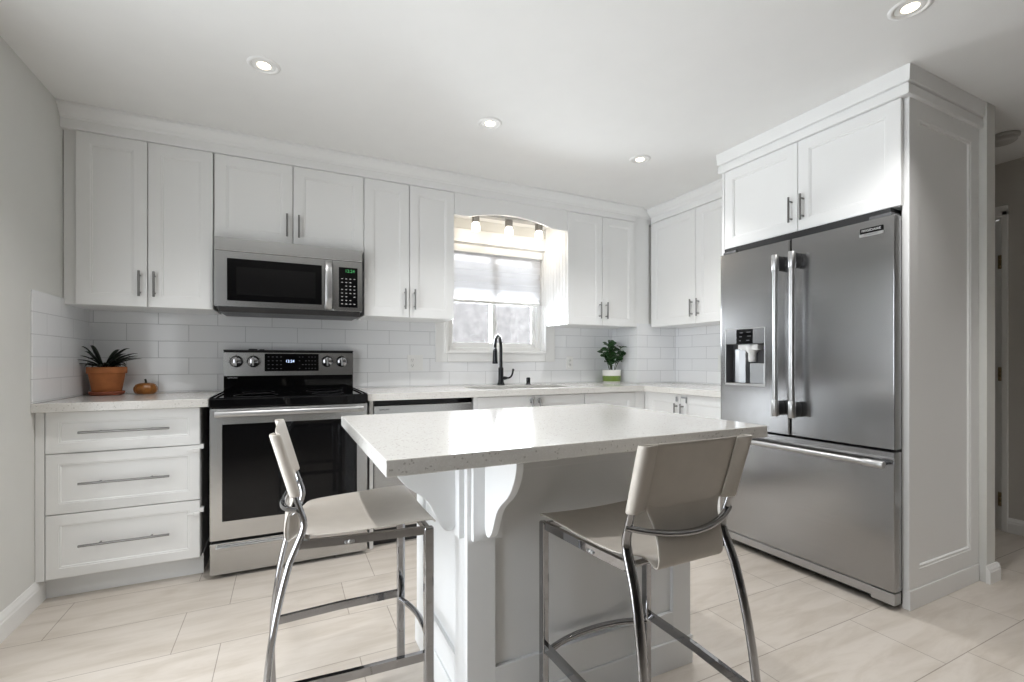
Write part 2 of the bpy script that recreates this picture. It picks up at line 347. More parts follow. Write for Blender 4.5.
# hallway door in the hall wall: casing, jamb, slab, hinges
d1 = sroot('door_1')
mb = MB().box(XH-.018, XH, 1.316, 1.346, 0, 2.08, .004).box(XH-.018, XH, 2.228, 2.295, 0, 2.08, .004).box(XH-.018, XH, 1.316, 2.295, 2.045, 2.112, .004)
mb.done('casing', M['trimw'], d1)
MB().box(XH-.008, XH+.15, 1.346, 1.359, 0, 2.045).box(XH-.005, XH+.15, 2.215, 2.228, 0, 2.045).box(XH-.005, XH+.15, 1.359, 2.228, 2.03, 2.045).done('jamb', M['trimw'], d1)
MB().box(XH+.012, XH+.05, 1.362, 2.212, .001, 2.026, .002).done('door_slab', M['trimw'], d1)
for z in (1.75, 1.02, .205):
    mb = MB().box(XH-.010, XH+.012, 1.342, 1.364, z-.045, z+.045, .001)
    for k in (-1, 0, 1): mb.lathe([(.0001, -.013), (.009, -.013), (.009, .013), (.0001, .013)], (XH-.016, 1.353, z+k*.029), 12)
    mb.done('hinge', M['brass'], d1)
# neighbour's wall seen through the window
o = struct('wall_neighbour', MB().box(-1.2, 6.0, 5.6, 5.8, -0.5, 2.3), M['brick'])

# ------------------------------------------------------------------ window over the sink
w1 = sroot('window_1')
yw0, yw1 = YB+.055, YB+.125
mb = MB().box(WX0, WX0+.045, yw0, yw1, WZ0, WZ1, .003).box(WX1-.045, WX1, yw0, yw1, WZ0, WZ1, .003).box(WX0+.045, WX1-.045, yw0, yw1, WZ0, WZ0+.04, .003).box(WX0+.045, WX1-.045, yw0, yw1, WZ1-.04, WZ1, .003)
mb.done('frame', M['trimw'], w1)
def sash(x0, x1, y0, y1, wl, wr):
    z0, z1 = WZ0+.04, WZ1-.04
    MB().box(x0, x0+wl, y0, y1, z0, z1, .003).box(x1-wr, x1, y0, y1, z0, z1, .003).box(x0+wl, x1-wr, y0, y1, z0, z0+.035, .003).box(x0+wl, x1-wr, y0, y1, z1-.035, z1, .003).done('sash', M['trimw'], w1)
    MB().box(x0+wl, x1-wr, (y0+y1)/2-.002, (y0+y1)/2+.002, z0+.035, z1-.035).done('pane', M['glass'], w1)
sash(WX0+.045, 1.56, yw0+.006, yw0+.032, .03, .035); sash(1.52, WX1-.045, yw0+.036, yw0+.062, .04, .03)
MB().box(1.545, 1.558, yw0-.012, yw0+.006, 1.36, 1.44, .004).done('latch', M['white_pl'], w1)
# reveal liner and flat casing
mb = MB().box(WX0, WX0+.012, YB, yw0, WZ0, WZ1).box(WX1-.012, WX1, YB, yw0, WZ0, WZ1).box(WX0, WX1, YB, yw0, WZ0, WZ0+.012).box(WX0, WX1, YB, yw0, WZ1-.012, WZ1)
mb.done('reveal', M['trimw'], w1)
y0 = YB-.018
mb = MB().box(WX0-.087, WX0+.004, y0, YB, 1.098, 2.14, .003).box(WX1-.004, 2.076, y0, YB, 1.098, 2.14, .003).box(WX0+.004, WX1-.004, y0, YB, 1.098, WZ0+.004, .003).box(WX0+.004, WX1-.004, y0, YB, WZ1-.004, 2.14, .003)
mb.box(WX0-.014, WX0+.006, y0-.008, YB, WZ0-.014, WZ1+.014, .003).box(WX1-.006, WX1+.014, y0-.008, YB, WZ0-.014, WZ1+.014, .003).box(WX0, WX1, y0-.008, YB, WZ0-.014, WZ0+.006, .003).box(WX0, WX1, y0-.008, YB, WZ1-.006, WZ1+.014, .003)
struct('trim_1', mb, M['trimw'])
rs = thing('roller_shade', 'white zebra roller shade drawn halfway down the window over the sink', 'window shade', (1.55, YB+.028, 1.58))
MB().box(-.405, .405, -.001, .001, 0, .40).done('fabric', M['shade'], rs)
MB().box(-.41, .41, -.009, .009, -.012, .012, .005).done('bottom_bar', M['white_pl'], rs)
MB().box(-.42, .42, -.026, .02, .385, .447, .006).done('head_box', M['white_pl'], rs)

# ------------------------------------------------------------------ cabinetry
def pull(parent, x, z, yf, L, vertical=True, r=0.0058, stand=0.030, m=None):
    """bar pull centred at (x,z) on a front facing -Y"""
    mb = MB(); h = L/2
    ends = ((x, yf-stand, z-h), (x, yf-stand, z+h)) if vertical else ((x-h, yf-stand, z), (x+h, yf-stand, z))
    mb.tube([ends[0], tuple((a+b)/2 for a, b in zip(*ends)), ends[1]], r, 12)
    k = h-.022 if L < .3 else h-.075
    for q in (-k, k):
        p = (x, z+q) if vertical else (x+q, z)
        mb.tube([(p[0], yf-stand, p[1]), (p[0], yf, p[1])], r*.8, 10)
    return mb.done('bar_pull', m or M['nickel'], parent)
def door(parent, x0, x1, z0, z1, yf, side=None, hz=None, L=.135, **k):
    d = MB().shaker(x0, x1, z0, z1, yf, **k).done('door', M['cab'], parent)
    if side: pull(d, x1-.03 if side == 'R' else x0+.03, hz, yf, L)
    return d
G = .0021
def upper(name, label, loc, rz, w, z0, z1, depth, split=None, hz=None, side_panel=None, x_extra=(0, 0), L=.135):
    t = thing(name, label, 'cabinet', loc, rz)
    # carcass behind the doors: local y 0 = door front, + = into the wall
    cz = MB().box(-x_extra[0]+.001, w+x_extra[1]-.001, .022, depth, z0, z1+.10, .001)
    cz.done('carcass', M['cab'], t)
    split = split or w/2
    door(t, G, split-G, z0, z1, 0, 'R', hz, L); door(t, split+G, w-G, z0, z1, 0, 'L', hz, L)
    return t
UB, UT, UY = 1.395, 2.279, 3.104
HZ = 1.515
upper('wall_cabinet', 'white two-door wall cabinet above the potted plant, left of the microwave', (-.966, UY, 0), 0, .597, UB, UT, YB-.01-UY, .298, HZ, x_extra=(.052, 0))
upper('wall_cabinet', 'short white two-door wall cabinet directly above the microwave', (-.366, UY, 0), 0, .815, 1.800, UT, YB-.01-UY, .404, 1.912)
c3 = upper('wall_cabinet', 'white two-door wall cabinet between the microwave and the window', (.449, UY, 0), 0, .607, UB, UT, YB-.01-UY, .293, HZ)
c4 = upper('wall_cabinet', 'white two-door wall cabinet right of the window, above the green potted plant', (1.988, UY, 0), 0, .668, UB, UT, YB-.01-UY, .334, HZ)
mb = MB()
for k in range(7): mb.box(-.0025, .0015, .03+k*.046, .069+k*.046, UB+.004, 2.13, .0015)
mb.done('beadboard_side', M['cab'], c4)
# corner filler beside it and the return run
f = MB().box(2.657, 2.826, UY+.016, UY+.03, UB, UT+.1, .001)
f = f.done('corner_filler', M['cab']); f['label'] = 'narrow plain white filler panel in the upper corner between two wall cabinets'; f['category'] = 'filler panel'
upper('wall_cabinet', 'white two-door wall cabinet on the return wall beside the refrigerator', (2.828, 3.097, 0), -PI/2, .97, UB, UT, XR-.01-2.828, .486, HZ)
# valance
va = [(1.058, 2.30), (1.058, 2.128), (1.13, 2.127), (1.178, 2.132)]
for i in range(1, 25):
    u = i/24; va.append((1.178+.66*u, 2.130+.046*math.sin(PI*u)**.85))
va += [(1.86, 2.125), (1.92, 2.123), (1.986, 2.125), (1.986, 2.30)]
o = MB().prism(va, 'y', UY+.001, UY+.021, .001).done('valance', M['cab'])
o['label'] = 'white arched valance board bridging the cabinets above the window'; o['category'] = 'valance'
# soffit board over the sink (carries the small lamps)
struct('trim_2', MB().box(1.058, 1.986, UY+.022, YB-.001, 2.222, 2.247), M['trimw'])
# crown boards
def crown(name, pts_front, deep=True):
    """pts: plan polyline of the cabinet face; profile steps outwards to the left hand normal"""
    if deep: prof = [(-.03, UT+.002), (.010, UT+.002), (.012, UT+.005), (.012, UT+.050), (.018, UT+.054), (.020, UT+.060), (.024, UT+.064), (.033, UT+.070), (.044, UT+.082), (.052, UT+.094), (.057, UT+.099), (.060, UT+.101), (.060, ZC-.0005), (-.03, ZC-.0005)]
    else: prof = [(-.03, UT-.006), (.014, UT-.006), (.017, UT-.003), (.017, UT+.036), (.014, UT+.040), (.008, UT+.041), (.008, UT+.045), (.020, UT+.047), (.022, UT+.050), (.026, UT+.105), (.026, ZC-.0005), (-.03, ZC-.0005)]
    bm = bmesh.new(); P = [Vector(p).to_3d() for p in pts_front]; rings = []
    for i, p in enumerate(P):
        ds = []
        if i > 0: ds.append((p-P[i-1]).normalized())
        if i < len(P)-1: ds.append((P[i+1]-p).normalized())
        ns = [Vector((d.y, -d.x, 0)) for d in ds]
        if len(ns) == 2: n = (ns[0]+ns[1])/(1+ns[0].dot(ns[1]))
        else: n = ns[0]
        rings.append([bm.verts.new(p+n*a+Vector((0, 0, z))) for a, z in prof])
    m = len(prof)
    for A, B in zip(rings[:-1], rings[1:]):
        for j in range(m): bm.faces.new((A[j], A[(j+1) % m], B[(j+1) % m], B[j]))
    bm.faces.new(rings[0]); bm.faces.new(rings[-1]); bmesh.ops.recalc_face_normals(bm, faces=bm.faces)
    mb = MB.__new__(MB); mb.bm = bm
    struct(name, mb, M['cab'])
crown('trim_3', [(XL+.001, UY), (2.645, UY), (2.645, UY+.030), (2.85, UY+.030)])
crown('trim_4', [(2.826, UY-.02), (2.826, 2.045)])

# left base cabinet with three drawers
YD = 2.83
def drawer(parent, x0, x1, z0, z1, L, yf=0, fr=.045):
    d = MB().shaker(x0, x1, z0, z1, yf, fr=fr).done('drawer', M['cab'], parent)
    pull(d, (x0+x1)/2, (z0+z1)/2, yf, L, False)
    return d
bc = thing('base_cabinet', 'white three-drawer base cabinet against the left wall, beside the stove', 'cabinet', (-.984, YD, 0))
MB().box(-.034, .592, .022, YB-YD-.01, .105, .872, .001).box(-.034, -.003, .001, .022, .105, .872).done('carcass', M['cab'], bc)
MB().box(-.034, .597, .066, YB-YD-.01, 0, .105, .001).done('toe_kick', M['isl'], bc)
ds = [drawer(bc, 0, .59, .681, .870, .345), drawer(bc, 0, .59, .402, .677, .345), drawer(bc, 0, .59, .107, .398, .345)]
for z, d in ((.655, ds[1]), (.333, ds[2])):
    MB().box(.535, .565, -.007, 0, z-.007, z+.003, .002).box(.560, .592, -.010, -.001, z-.012, z+.010, .004).box(.589, .607, -.006, .026, z+.004, z+.026, .003).done('child_lock', M['white_pl'], d, label='small white plastic child lock')
ct = MB().box(XL, -.354, 2.793, YB-TT, .873, C, .002).done('countertop', M['quartz'])
ct['label'] = 'short white quartz countertop left of the stove, under the terracotta pot'; ct['category'] = 'countertop'
# right L-shaped worktop with the sink cut-out
SX0, SX1, SY0, SY1 = 1.17, 1.93, 2.90, 3.28
mb = MB().box(.426, SX0, 2.793, YB-TT, .873, C).box(SX0, SX1, 2.793, SY0, .873, C).box(SX0, SX1, SY1, YB-TT, .873, C).box(SX1, 2.692, 2.793, YB-TT, .873, C).box(2.692, XR-TT, 2.793, 3.118, .873, C).box(2.48, XR-TT, 2.057, 2.793, .873, C)
bmesh.ops.remove_doubles(mb.bm, verts=mb.bm.verts, dist=1e-5)
ct = mb.done('countertop', M['quartz']); ct['label'] = 'long L-shaped white quartz countertop with the sink, running under the window'; ct['category'] = 'countertop'
sk = thing('sink', 'undermount stainless sink let into the counter below the window', 'sink', ((SX0+SX1)/2, (SY0+SY1)/2, C-.04))
bm = MB(); hx, hy = (SX1-SX0)/2, (SY1-SY0)/2
def rr(hx, hy, r, z, n=6):
    out = []
    for cx, cy, a0 in ((hx-r, hy-r, 0), (-hx+r, hy-r, PI/2), (-hx+r, -hy+r, PI), (hx-r, -hy+r, 1.5*PI)):
        for i in range(n+1): out.append((cx+r*math.cos(a0+PI/2*i/n), cy+r*math.sin(a0+PI/2*i/n), z))
    return out
loops = [rr(hx+.02, hy+.02, .05, -.002), rr(hx-.002, hy-.002, .05, -.002), rr(hx-.012, hy-.012, .06, -.19), rr(hx-.05, hy-.05, .05, -.205)]
Vv = [[bm.bm.verts.new(p) for p in l] for l in loops]; n = len(loops[0])
for A, B in zip(Vv[:-1], Vv[1:]):
    for i in range(n): bm.bm.faces.new((A[i], A[(i+1) % n], B[(i+1) % n], B[i]))
bm.bm.faces.new(Vv[-1]); bmesh.ops.recalc_face_normals(bm.bm, faces=bm.bm.faces)
bm.done('basin', M['steel'], sk); MB().lathe([(.0001, -.2045), (.04, -.2045), (.042, -.2), (.03, -.2), (.0001, -.2)], (0, .06, 0), 24).done('drain', M['chrome'], sk)
# dishwasher
dw = thing('dishwasher', 'stainless dishwasher under the counter between the stove and the sink', 'dishwasher', (.465, YD, 0))
MB().box(.002, .622, .03, .58, .10, .868).done('tub', M['blackpl'], dw)
MB().box(.004, .620, 0, .03, .108, .838, .004).done('door', M['steelr'], dw)
MB().box(.004, .620, .006, .03, .841, .868, .002).done('control_strip', M['blackgl'], dw)
MB().box(.004, .620, .05, .56, .0, .10).done('toe_panel', M['blackpl'], dw)
text('lettering', 'SAMSUNG', .013, (.062, -.0006, .815), (PI/2, 0, 0), M['ink'], dw)
p = MB().box(.440, .4625, YD+.002, YB-TT, 0, .872, .001).done('end_panel', M['cab']); p['label'] = 'narrow white end panel between the stove and the dishwasher'; p['category'] = 'end panel'
# sink base and neighbour
sb = thing('base_cabinet', 'white two-door base cabinet under the sink, right of the dishwasher', 'cabinet', (1.107, YD, 0))
MB().box(-.014, .014, 0.0, .02, .105, .872).box(-.014, .851, .022, YB-YD-.01, .105, .66).box(-.014, .851, .022, .04, .66, .872).done('carcass', M['cab'], sb)
MB().box(-.014, .851, .066, .6, 0, .105).done('toe_kick', M['isl'], sb)
d = door(sb, .016, .434, .107, .866, 0); pull(d, .405, .775, 0, .135); MB().lathe([(.0001, -.022), (.012, -.020), (.014, -.012), (.008, 0)], (.405, 0, .838), 14, 'y').done('child_lock', M['silverpl'], d)
d = door(sb, .437, .850, .107, .866, 0); pull(d, .466, .775, 0, .135); MB().lathe([(.0001, -.022), (.012, -.020), (.014, -.012), (.008, 0)], (.466, 0, .838), 14, 'y').done('child_lock', M['silverpl'], d)
sb = thing('base_cabinet', 'plain white single-door base cabinet in the corner right of the sink', 'cabinet', (1.960, YD, 0))
MB().box(0, .462, .022, YB-YD-.01, .105, .872).box(.466, .578, .0, .012, .105, .872).done('carcass', M['cab'], sb)
MB().box(0, .556, .066, .6, 0, .105).done('toe_kick', M['isl'], sb)
d = door(sb, .002, .464, .107, .866, 0); pull(d, .03, .70, 0, .135)
# return base (faces -X)
rb = thing('base_cabinet', 'white two-door base cabinet on the return wall, left of the refrigerator', 'cabinet', (2.52, 2.800, 0), -PI/2)
MB().box(-.018, .742, .022, XR-2.52-.02, .105, .872).box(-.0265, -.002, .002, .022, .105, .872).box(-.018, .742, .066, .6, 0, .105).done('carcass', M['cab'], rb)
d = door(rb, 0, .334, .107, .868, 0); pull(d, .306, .742, 0, .125)
MB().box(.300, .312, -.012, 0, .815, .85, .003).done('child_lock', M['silverpl'], d)
d = door(rb, .337, .741, .107, .868, 0); pull(d, .363, .742, 0, .125)
MB().box(.352, .40, -.012, 0, .842, .852, .003).box(.392, .40, -.012, 0, .81, .85, .003).done('child_lock', M['silverpl'], d)

# fridge surround
fz = thing('wall_cabinet', 'deep white two-door cabinet above the refrigerator', 'cabinet', (2.449, 2.034, 0), -PI/2)
FT = 2.271
MB().box(0, .908, .022, XR-2.449-.01, 1.794, FT+.12, .001).done('carcass', M['cab'], fz)
door(fz, .002, .459, 1.796, FT, 0, 'R', 1.913, .135); door(fz, .462, .924, 1.796, FT, 0, 'L', 1.913, .135)
p = MB().box(2.452, XR-.002, 2.037, 2.055, 0, FT+.12).done('end_panel', M['cab']); p['label'] = 'tall white end panel on the far side of the refrigerator'; p['category'] = 'end panel'
ep = thing('end_panel', 'tall white framed end panel on the near side of the refrigerator, facing the hallway', 'end panel', (2.478, 1.092, 0))
MB().shaker(0, XR-2.478-.002, 0.088, FT+.005, 0, t=.027, fr=.082, rec=.010, sl=.012).done('framed_panel', M['cab'], ep)
MB().box(.0, XR-2.478-.002, -.004, .027, 0, .087, .003).done('plinth', M['cab'], ep)
crown('trim_5', [(2.70, 2.050), (2.452, 2.050), (2.452, 1.092), (XR-.002, 1.092)], False)

# ------------------------------------------------------------------ refrigerator (faces -X)
fr = thing('refrigerator', 'stainless french-door refrigerator with bottom freezer and water dispenser', 'refrigerator', (2.400, 2.031, 0), -PI/2)
FW = .924
MB().box(.008, FW-.022, .062, .70, .055, 1.742, .006).done('body', M['greypl'], fr)
def slab(mb, x0, x1, z0, z1, t=.055, e=.004):
    """door slab with rolled vertical edges"""
    pts = [(x0, t), (x0, e)] + [(x0+e-e*math.cos(a), e-e*math.sin(a)) for a in [PI/2*i/5 for i in range(1, 6)]] + [(x1-e+e*math.sin(a), e-e*math.cos(a)) for a in [PI/2*i/5 for i in range(0, 6)]] + [(x1, t)]
    mb.prism(pts, 'z', z0, z1, .0015); return mb
XS = .452   # split between the french doors (local x)
DX0, DX1, DZ0, DZ1 = .047, .304, .967, 1.292
# left door with the dispenser opening
mb = MB(); slab(mb, .004, DX0, .714, 1.748); mb.box(DX1, XS-.014, 0, .055, .714, 1.748)
slab2 = MB()
mb.bm.free(); mb = MB()
mb.box(.004+.012, DX0, 0, .055, DZ0, DZ1); mb.box(DX1, XS-.016, 0, .055, DZ0, DZ1)
mb.box(.016, XS-.016, 0, .055, .714, DZ0).box(.016, XS-.016, 0, .055, DZ1, 1.748)
for xa, sgn in ((.016, -1), (XS-.016, 1)):
    pts = [(xa, .055), (xa, 0)] + [(xa+sgn*.012*math.sin(a), .012-.012*math.cos(a)) for a in [PI/2*i/5 for i in range(1, 6)]] + [(xa+sgn*.012, .055)]
    mb.prism(pts, 'z', .714, 1.748)
bmesh.ops.remove_doubles(mb.bm, verts=mb.bm.verts, dist=1e-5)
ld = mb.done('door', M['steel'], fr)
rd = slab(MB(), XS+.004, FW-.004, .714, 1.748).done('door', M['steel'], fr)
fd = slab(MB(), .004, FW-.004, .086, .702).done('freezer_drawer', M['steel'], fr)
MB().box(.006, FW-.10, .010, .05, .038, .078, .002).done('base_grille', M['steelh'], fr); MB().box(FW-.0995, FW-.006, .006, .06, .026, .078, .003).done('base_grille', M['steelh'], fr)
MB().box(.03, FW-.03, .08, .66, .003, .055).done('rollers', M['dark'], fr)
MB().box(FW-.11, FW-.02, .01, .09, 1.748, 1.766, .004).done('hinge_cover', M['greypl'], fr); MB().box(.02, .11, .01, .09, 1.748, 1.766, .004).done('hinge_cover', M['greypl'], fr)
def fridge_handle(parent, x, z0, z1):
    MB().tube([(x, -.060, z0+.01), (x, -.060, (z0+z1)/2), (x, -.060, z1-.01)], .0135, 18).done('handle', M['steelh'], parent)
    h = parent.children[-1] if parent.children else parent
    for a, b in ((z0, z0+.085), (z1-.085, z1)):
        c = MB().tube([(x, -.060, a), (x, -.060, a+.003), (x, -.060, b-.003), (x, -.060, b)], .0178, 18, scales=[.9, 1, 1, .9]).done('handle_cap', M['steelh'], parent)
        MB().tube([(x, -.058, (a+b)/2), (x, 0.0, (a+b)/2)], .014, 16, r2=.040, up=(1, 0, 0)).done('handle_mount', M['blackpl'], parent)
fridge_handle(ld, XS-.046, .812, 1.668); fridge_handle(rd, XS+.046, .812, 1.668)
zf = .652
MB().tube([(.03, -.060, zf), (.45, -.060, zf), (FW-.03, -.060, zf)], .0130, 18).done('handle', M['steelh'], fd)
for a, b in ((.012, .095), (FW-.10, FW-.016)):
    MB().tube([(a, -.060, zf), (a+.003, -.060, zf), (b-.003, -.060, zf), (b, -.060, zf)], .017, 18, scales=[.9, 1, 1, .9]).done('handle_cap', M['steelh'], fd)
    MB().tube([((a+b)/2, -.058, zf), ((a+b)/2, 0, zf)], .012, 16, r2=.036, up=(0, 0, 1)).done('handle_mount', M['blackpl'], fd)
# dispenser
MB().box(.012, FW-.034, .030, .12, 1.7485, 1.7905, .002).done('gap_shade', M['dark'], fr)  # dark block standing in for the shade in the gap above the fridge
dp = bpy.data.objects.new('water_dispenser', None); COL.objects.link(dp); dp.parent = fr
dm = 1.206
MB().box(DX0-.003, DX1+.003, -.003, .01, DZ0-.006, DZ0+.006, .002).box(DX0-.003, DX0+.002, -.003, .01, DZ0, DZ1, .001).box(DX1-.002, DX1+.003, -.003, .01, DZ0, DZ1, .001).box(DX0-.003, DX1+.003, -.003, .01, DZ1-.002, DZ1+.003, .001).done('bezel', M['steelh'], dp)
for a, b in ((DX0, .122), (.230, DX1)): MB().box(a, b, -.002, .03, dm, DZ1-.002, .001).done('control_panel', M['steel'], dp)
dpd = MB().box(.122, .230, -.003, .03, dm, DZ1-.002, .001).done('display', M['blackgl'], dp)
mb = MB()
for (x, z, w_) in ((.146, 1.268, .02), (.192, 1.270, .026), (.144, 1.245, .016), (.196, 1.247, .024), (.142, 1.222, .012), (.190, 1.223, .02)): mb.box(x, x+w_, -.0035, -.003, z, z+.0035)
inlay(dpd, mb, M['glyphd'])
MB().box(DX0, DX1, .095, .10, DZ0, dm).box(DX0, DX0+.004, .0, .1, DZ0, dm).box(DX1-.004, DX1, .0, .1, DZ0, dm).box(DX0, DX1, 0.01, .1, dm-.004, dm).done('recess', M['greypl'], dp)
mb = MB().prism([(.10, .10), (.10, .02), (.135, .012), (.175, .03), (.165, .055), (.15, .1)][::-1] and [(.100, .094), (.100, .018), (.13, .010), (.165, .022), (.17, .06), (.16, .094)], 'z', DZ0+.008, dm-.03, .004)
mb.done('paddle', M['silverpl'], dp)
MB().box(.20, DX1-.012, .012, .085, DZ0+.006, DZ0+.125, .006).done('tray', M['silverpl'], dp)
mb = MB().lathe([(.0001, 1.10), (.020, 1.10), (.022, 1.115), (.022, 1.15), (.034, 1.165), (.036, 1.20), (.0001, 1.20)], (.195, .042, 0), 20).box(.12, .25, .012, .09, 1.168, 1.202, .006)
mb.done('spout', M['white_pl'], dp)
MB().box(DX0, DX1, -.001, .095, DZ0, DZ0+.007).done('drip_sill', M['steelh'], dp)
# badge
bd = MB().box(.783, .878, -.004, .002, 1.690, 1.715, .003).done('badge', M['blackgl'], rd)
MB().box(.782, .879, -.004, .002, 1.676, 1.690, .001).done('badge_strip', M['steelh'], bd)
text('lettering', 'FRIGIDAIRE', .0155, (.8305, -.0046, 1.7025), (PI/2, 0, 0), M['glyph'], bd)
text('lettering', 'PROFESSIONAL', .0085, (.8305, -.0046, 1.683), (PI/2, 0, 0), M['glyphd'], bd)

# ------------------------------------------------------------------ stove
st = thing('stove', 'stainless electric range with black glass oven door', 'stove', (-.349, 2.771, 0))
SW = .772
MB().box(.004, SW-.004, .05, .66, .03, .905, .003).done('body', M['blackpl'], st)
MB().box(.02, SW-.02, .07, .6, .0, .03).done('feet', M['dark'], st)
MB().box(0, SW, -.004, .60, .868, .9135, .004).done('cooktop_edge', M['blackgl'], st)
ck = MB().box(.002, SW-.002, .0, .60, .9125, .918, .001).done('cooktop', M['blackgl'], st)
for cx, cy, r in ((.2, .16, .105), (.57, .16, .085), (.2, .43, .085), (.57, .43, .105)): 
    MB().lathe([(r-.0015, .9181), (r, .9183), (r+.0015, .9181)], (cx, cy, 0), 48).done('burner_ring', M['glyphd'], ck)
for a, b in ((.002, .010), (SW-.010, SW-.002), (.028, .034), (SW-.034, SW-.028)): MB().box(a, b, .01, .60, .918, .924, .001).done('side_rail', M['chrome'], st)
# oven door with a window opening
wx0, wx1, wz0, wz1 = .057, SW-.060, .289, .782
mb = MB().box(.004, wx0, 0, .045, .196, .862).box(wx1, SW-.004, 0, .045, .196, .862).box(wx0, wx1, 0, .045, .196, wz0).box(wx0, wx1, 0, .045, wz1, .862)
bmesh.ops.remove_doubles(mb.bm, verts=mb.bm.verts, dist=1e-5)
od = mb.done('oven_door', M['steelr'], st)
MB().box(wx0, wx1, .004, .04, wz0, wz1).done('oven_window', M['blackgl'], od)
hb = MB().sweep([(.03, -.046, .838), (.25, -.050, .838), (.52, -.050, .838), (SW-.03, -.046, .838)], [(.010*math.cos(a), .015*math.sin(a)) for a in [2*PI*i/14 for i in range(14)]], up=(0, 1, 0))
hb.box(.03, .065, -.05, .0, .826, .850, .004).box(SW-.065, SW-.03, -.05, 0, .826, .850, .004).done('handle', M['steelh'], od)
dr = MB().box(.004, SW-.004, .0, .04, .022, .182, .003).done('drawer', M['steelr'], st)
MB().box(.03, SW-.03, -.024, .0, .146, .168, .006).done('handle', M['steelr'], dr)
# backguard: black lower apron and a raked steel panel
MB().prism([(.600, .905), (.600, 1.012), (.668, 1.012), (.668, .905)], 'x', .002, SW-.008, .003).done('splash_panel', M['blackgl'], st)
by = .605
bgp = MB().prism([(.592, 1.012), (.604, 1.158), (.612, 1.168), (.668, 1.168), (.668, 1.012)], 'x', 0.0, SW-.006, .002).done('control_panel', M['steelr'], st)
MB().prism([(.602, 1.168), (.602, 1.175), (.668, 1.175), (.668, 1.168)], 'x', .0, SW-.006, .002).box(.135, .185, .61, .65, 1.172, 1.182, .004).box(.195, .225, .61, .65, 1.172, 1.180, .004).done('vent_cap', M['blackpl'], st)
tilt = math.atan2(.012, .146)
def on_panel(z): return .592+.012*(z-1.012)/.146
MB().prism([(on_panel(1.040)-.0025, 1.040), (on_panel(1.152)-.0025, 1.152), (on_panel(1.152)+.002, 1.152), (on_panel(1.040)+.002, 1.040)], 'x', .226, .545, .0005).done('display', M['blackgl'], bgp); rdp = [o for o in COL.objects if o.parent == bgp and o.name.startswith('display')][0]
mb = MB()
for i in range(4):
    for j in range(4):
        if rnd.random() < .9: z = 1.056+j*.025; mb.box(.243+i*.024, .243+i*.024+.010, on_panel(z)-.0032, on_panel(z), z-.002, z+.0025)
for i in range(6):
    for j in range(4):
        if rnd.random() < .8: z = 1.056+j*.025; mb.box(.425+i*.019, .425+i*.019+.008, on_panel(z)-.0032, on_panel(z), z-.002, z+.0025)
inlay(rdp, mb, M['glyphd'])
text('clock_digits', '12:24', .024, (.372, on_panel(1.10)-.0034, 1.103), (PI/2-tilt, 0, 0), M['led_b'], bgp)
kmarks = []
for x in (.070, .163, .598, .690):
    z = 1.102; y = on_panel(z)
    k = MB().lathe([(.037, 0), (.037, -.004), (.032, -.008), (.030, -.030), (.026, -.034), (.0001, -.034)], (x, y, z), 30, 'y')
    k.done('knob', M['chrome'], bgp)
    MB().box(x-.005, x+.005, y-.044, y-.030, z-.028, z+.028, .002).done('knob_grip', M['steelh'], bgp)
    mb = MB()
    for a in (-140, -100, -60, 60, 100, 140, 0): 
        aa = math.radians(a+90); mb.box(x+.041*math.cos(aa)-.0025, x+.041*math.cos(aa)+.0025, y-.001+.012*0, y+.003, z+.041*math.sin(aa)-.001, z+.041*math.sin(aa)+.001)
    kmarks.append(mb)
kb = MB()
for q in kmarks:
    t_ = bpy.data.meshes.new('t'); q.bm.to_mesh(t_); kb.bm.from_mesh(t_); bpy.data.meshes.remove(t_)
inlay(bgp, kb, M['ink'])
text('lettering', 'SAMSUNG', .012, (.05, .5985, 1.000), (PI/2, 0, 0), M['glyph'], st)

# ------------------------------------------------------------------ over-the-range microwave
mw = thing('microwave', 'stainless over-the-range microwave mounted above the stove', 'microwave', (-.358, 3.030, 1.375))
MW, MH = .792, .408
MB().box(.004, MW-.012, .045, YB-3.030-.012, .03, MH+.012, .003).done('body', M['greypl'], mw)
MB().prism([(.012, .005), (.0, .028), (.0, .036), (.40, .036), (.40, .012)], 'x', .02, MW-.02, .002).done('underside', M['blackpl'], mw)
for x in (.06, .47):
    mb = MB().box(x-.01, x+.265, .018, .102, .0135, .0145)
    for k in range(6): mb.box(x+k*.045, x+k*.045+.03, .02, .10, .0125, .020, .002)
    mb.done('grease_filter', M['greypl'], mw)
MB().box(0, MW-.004, .004, .045, MH-.062, MH+.012, .003).done('vent_strip', M['steelr'], mw)
gx0, gx1, gz0, gz1 = .062, .552, .068, .305
mb = MB().box(.0, gx0, 0, .045, .036, MH-.065).box(gx1, .612, 0, .045, .036, MH-.065).box(gx0, gx1, 0, .045, .036, gz0).box(gx0, gx1, 0, .045, gz1, MH-.065)
bmesh.ops.remove_doubles(mb.bm, verts=mb.bm.verts, dist=1e-5)
md = mb.done('door', M['steelr'], mw)
MB().box(gx0, gx1, .003, .04, gz0, gz1).done('window', M['blackgl'], md)
ins = mat('microwave_mesh_screen', (0.007, 0.007, 0.0075), 0.09, vary=0.05)
MB().box(gx0+.045, gx1-.035, .0015, .01, gz0+.035, gz1-.045).done('mesh_screen', ins, md)
MB().sweep([(.588, -.002, .045), (.588, -.026, .075), (.588, -.034, .12), (.588, -.036, .19), (.588, -.034, .26), (.588, -.026, .305), (.588, -.002, .335)], [(.006*math.cos(a), .021*math.sin(a)) for a in [2*PI*i/14 for i in range(14)]], up=(0, 1, 0)).done('handle', M['steelh'], md)
cp = MB().box(.614, MW-.006, 0, .045, .036, MH-.065, .002).done('control_panel', M['steelr'], mw)
kp = MB().box(.648, MW-.034, -.003, .002, .060, .305, .006).done('keypad', M['blackgl'], cp)
mb = MB()
